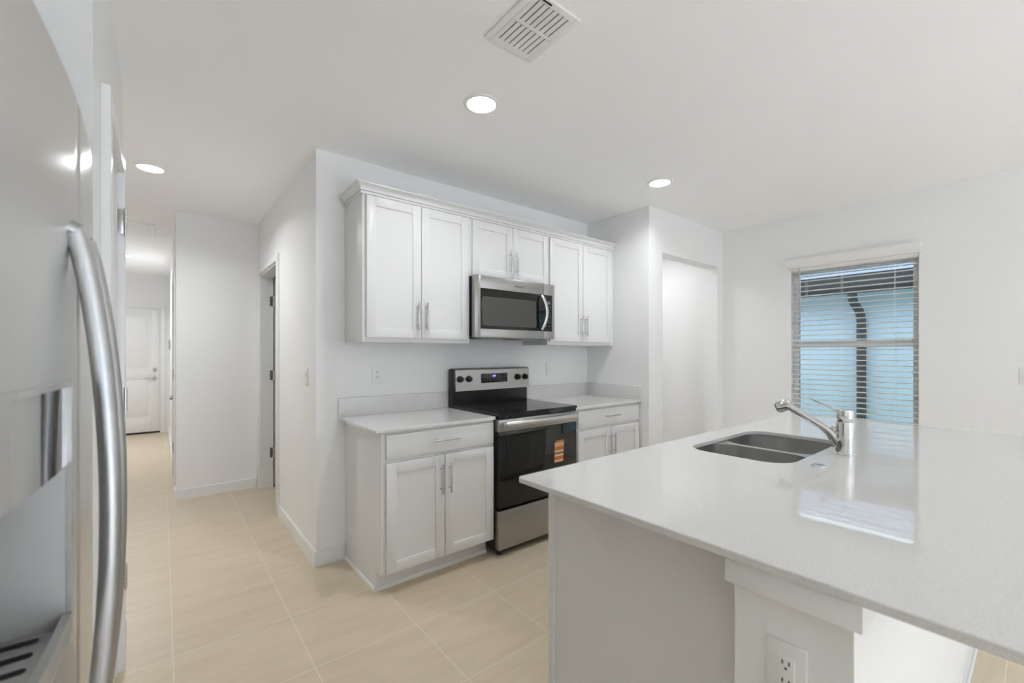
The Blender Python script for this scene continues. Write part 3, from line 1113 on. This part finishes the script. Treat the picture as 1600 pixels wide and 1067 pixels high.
# dispenser: recess, bezel, control panel, tray
y0, y1, z0, z1 = DSP
mb = MB()
b = bmesh.new()
xo, xi = lambda y: fx_at(y) - .0005, -.226
v = lambda x, y, z: b.verts.new((x, y, z))
q = lambda *p: b.faces.new([v(*c) for c in p])
q((xo(y1), y1, z0), (xo(y1), y1, z1), (xi, y1 - .012, z1), (xi, y1 - .012, z0))
q((xo(y0), y0, z0), (xi, y0 + .012, z0), (xi, y0 + .012, z1), (xo(y0), y0, z1))
q((xi, y0 + .012, z0), (xi, y1 - .012, z0), (xi, y1 - .012, z1), (xi, y0 + .012, z1))
q((xo(y0), y0, z0), (xo(y1), y1, z0), (xi, y1 - .012, z0), (xi, y0 + .012, z0))
q((xo(y0), y0, z1), (xi, y0 + .012, z1), (xi, y1 - .012, z1), (xo(y1), y1, z1))
bmesh.ops.recalc_face_normals(b, faces=b.faces[:])
mb._merge(b)
mb.build('dispenser_recess', 'liner', fd)


def bow_strip(mb, ya, yb, za, zb, lift, depth, n=18):
    """curved slip of material following the door's bow"""
    ring = []
    for k in range(n + 1):
        y = ya + (yb - ya) * k / n
        xf, xb2 = fx_at(y) + lift, fx_at(y) + lift - depth
        ring.append([(xf, y, za), (xf, y, zb), (xb2, y, zb), (xb2, y, za)])
    return mb.loft(ring)


mb = MB()
w = .009
bow_strip(mb, y0 - w, y1 + w, z1 - .001, z1 + w, .003, .008)
bow_strip(mb, y0 - w, y1 + w, z0 - w, z0 + .001, .003, .008)
bow_strip(mb, y0 - w, y0 + .001, z0, z1, .003, .008, 2)
bow_strip(mb, y1 - .001, y1 + w, z0, z1, .003, .008, 2)
mb.build('dispenser_bezel', 'silver', fd)
bow_strip(MB(), y0 + .001, y1 - .001, 1.212, z1 - .001, -.004, .012).build('dispenser_panel', 'silver', fd)
bow_strip(MB(), .885, .998, 1.2125, z1 - .0015, -.0032, .004).build('dispenser_reflection', 'blackglass', fd)  # dark reflection in the panel, modelled as a black strip
mb = MB()
bow_strip(mb, y0 + .002, y1 - .002, z0 + .001, z0 + .030, .004, .012)
mb.box(-.222, -.135, y0 + .014, y1 - .014, z0 + .001, z0 + .014, .002)
tr = mb.build('drip_tray', 'silver', fd)
for k in range(7):
    yy = y0 + .045 + k * .042
    MB().prism(rrect(-.205, -.150, yy, yy + .014, .006, n=4), 'z', z0 + .0142, z0 + .0150).build('drain_slot', 'dark', fd)
for door, yy in ((fd, FYM - .086), (rd, FYM + .032)):
    mb = MB()
    pts = []
    for k in range(41):
        u = -1 + 2 * k / 40
        pts.append((fx_at(yy) + .006 + .045 * (1 - u * u) ** .85, yy, 1.115 + .495 * u))
    mb.tube(pts, .0120, 20, r2=.0150, ref=(1, 0, 0))
    for s in (0, 40):
        mb.cyl((fx_at(yy) - .001, yy, pts[s][2]), (fx_at(yy) + .012, yy, pts[s][2] * .99 + 1.115 * .01), .014, n=16)
    mb.build('handle', 'fridgehandle', door)

# ------------------------------------------------------------------ outlets and switches


def plate(name, label, cat, origin, axis, dirn, kind):
    """wall plate whose back lies on plane d; origin = (u, d, z)"""
    u, d, z = origin
    loc = (u, d, z) if axis == 'y' else (d, u, z)
    t = thing(name, loc, label, cat)
    mb = MB()
    mb.ubox(axis, u - .037, u + .037, d, d + dirn * .006, z - .062, z + .062, .0025)
    mb.build('cover_plate', 'plastic', t)
    if kind == 'switch':
        mb = MB()
        mb.ubox(axis, u - .0165, u + .0165, d + dirn * .006, d + dirn * .0085, z - .034, z + .034, .001)
        mb.ubox(axis, u - .0140, u + .0140, d + dirn * .0085, d + dirn * .012, z - .002, z + .031, .001)
        mb.build('rocker', 'plastic', t)
    else:
        f = MB(); s = MB()
        f.ubox(axis, u - .0165, u + .0165, d + dirn * .006, d + dirn * .0078, z - .034, z + .034, .0006)
        for zz in (z + .019, z - .019):
            for du in (-.0062, .0062):
                s.ubox(axis, u + du - .0014, u + du + .0014, d + dirn * .0077, d + dirn * .0082, zz - .001, zz + .008)
            p = (lambda q: (u, d + dirn * q, zz - .008)) if axis == 'y' else (lambda q: (d + dirn * q, u, zz - .008))
            s.cyl(p(.0077), p(.0082), .0026, n=18)
        r = f.build('receptacle', 'plastic', t)
        s.build('socket_holes', 'dark', r)
    return t


plate('outlet', 'white duplex outlet on the wall above the left worktop', 'outlet', (1.197, YW, 1.240), 'y', -1, 'outlet')
plate('light_switch', 'white rocker switch on the wall above the right worktop', 'switch', (2.892, YW, 1.240), 'y', -1, 'switch')
plate('light_switch', 'white rocker switch on the nook wall near the outside corner', 'switch', (3.245, XN, 1.237), 'x', -1, 'switch')
plate('light_switch', 'white rocker switch on the window wall at the right edge', 'switch', (.092, XW, 1.230), 'x', -1, 'switch')
plate('outlet', 'white duplex outlet on the end of the island half wall', 'outlet', (.341, KX0, .735), 'x', -1, 'outlet')
th = thing('thermostat', (XR, 8.6, 1.52), 'small grey wall control on the right wall deep in the hall', 'thermostat')
MB().box(XR - .022, XR, 8.54, 8.66, 1.45, 1.60, .004).build('housing', 'satin', th)
MB().box(XR - .0235, XR - .022, 8.56, 8.64, 1.53, 1.58).build('screen', 'lcd', th)

# ------------------------------------------------------------------ ceiling fixtures


def ceiling_light(x, y, label, watts):
    t = thing('ceiling_light', (x, y, H), label, 'ceiling light', 'round recessed ceiling lights')
    mb = MB()
    mb.lathe([(.074, H - .004), (.078, H - .009), (.092, H - .006), (.097, H - .0005), (.074, H - .0005)], (x, y), 48)
    mb.build('trim_ring', 'plastic', t)
    mb = MB()
    mb.lathe([(0, H - .0065), (.05, H - .0062), (.074, H - .005), (.074, H - .001), (0, H - .001)], (x, y), 48)
    mb.build('lens', 'lens', t)
    d = bpy.data.lights.new('lamp', 'AREA')
    d.shape = 'DISK'
    d.size = .145
    d.energy = watts
    d.color = LAMP_COL
    d.spread = math.radians(150)
    o = bpy.data.objects.new('lamp', d)
    o.parent = t
    o.location = (0, 0, -.010)
    COL.objects.link(o)
    return t


ceiling_light(1.337, 1.916, 'largest lit round ceiling light, near the vent in the middle of the photo', W_KITCHEN)
ceiling_light(3.048, 1.919, 'lit round ceiling light above the corner by the right wall cabinet', W_KITCHEN)
ceiling_light(-.065, 4.087, 'lit round ceiling light at the start of the hall on the left', W_HALL)
ceiling_light(-.391, 7.986, 'smallest lit round ceiling light, deep in the hall', W_HALL_END)
ceiling_light(4.2, 2.98, 'unseen ceiling light added inside the passage behind the opening', W_PASSAGE)  # unseen lamp, added to brighten the passage

vt = thing('ceiling_vent', (1.185, 1.338, H), 'white louvred air register in the ceiling near the top edge', 'vent')
vx0, vx1, vy0, vy1 = 1.057, 1.313, 1.180, 1.496
mb = MB()
sx0, sx1 = 1.085, 1.285
rows = ((1.205, 1.322), (1.340, 1.457))
zf = H - .011
mb.box(vx0, sx0, vy0, vy1, zf, H - .0005, .002)
mb.box(sx1, vx1, vy0, vy1, zf, H - .0005, .002)
for a, c in ((vy0, rows[0][0]), (rows[0][1], rows[1][0]), (rows[1][1], vy1)): mb.box(sx0, sx1, a, c, zf, H - .0005, .001)
fp = mb.build('face_plate', 'plastic', vt)
mb = MB()
for a, c in rows:
    for k in range(8):
        xx = sx0 + .0005 + k * .0257
        mb.prism([(xx, H - .0108), (xx + .0195, H - .0125), (xx + .0215, H - .0095), (xx + .0205, H - .0088), (xx + .0015, H - .0075)], 'y', a, c)
mb.build('louvres', 'plastic', vt)
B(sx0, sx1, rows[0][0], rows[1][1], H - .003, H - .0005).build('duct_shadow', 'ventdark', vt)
B(1.10, 1.16, 1.190, 1.1955, zf - .003, zf + .002).build('damper_slot', 'dark', vt)

ah = MB()
ah.box(-.80, -.06, 5.86, 6.50, H - .012, H - .0005, .003)
ah.box(-.75, -.11, 5.91, 6.45, H - .016, H - .011, .003)
tag(ah.build('attic_hatch', 'ceiling'), 'flat white attic hatch panel in the hall ceiling', 'hatch')
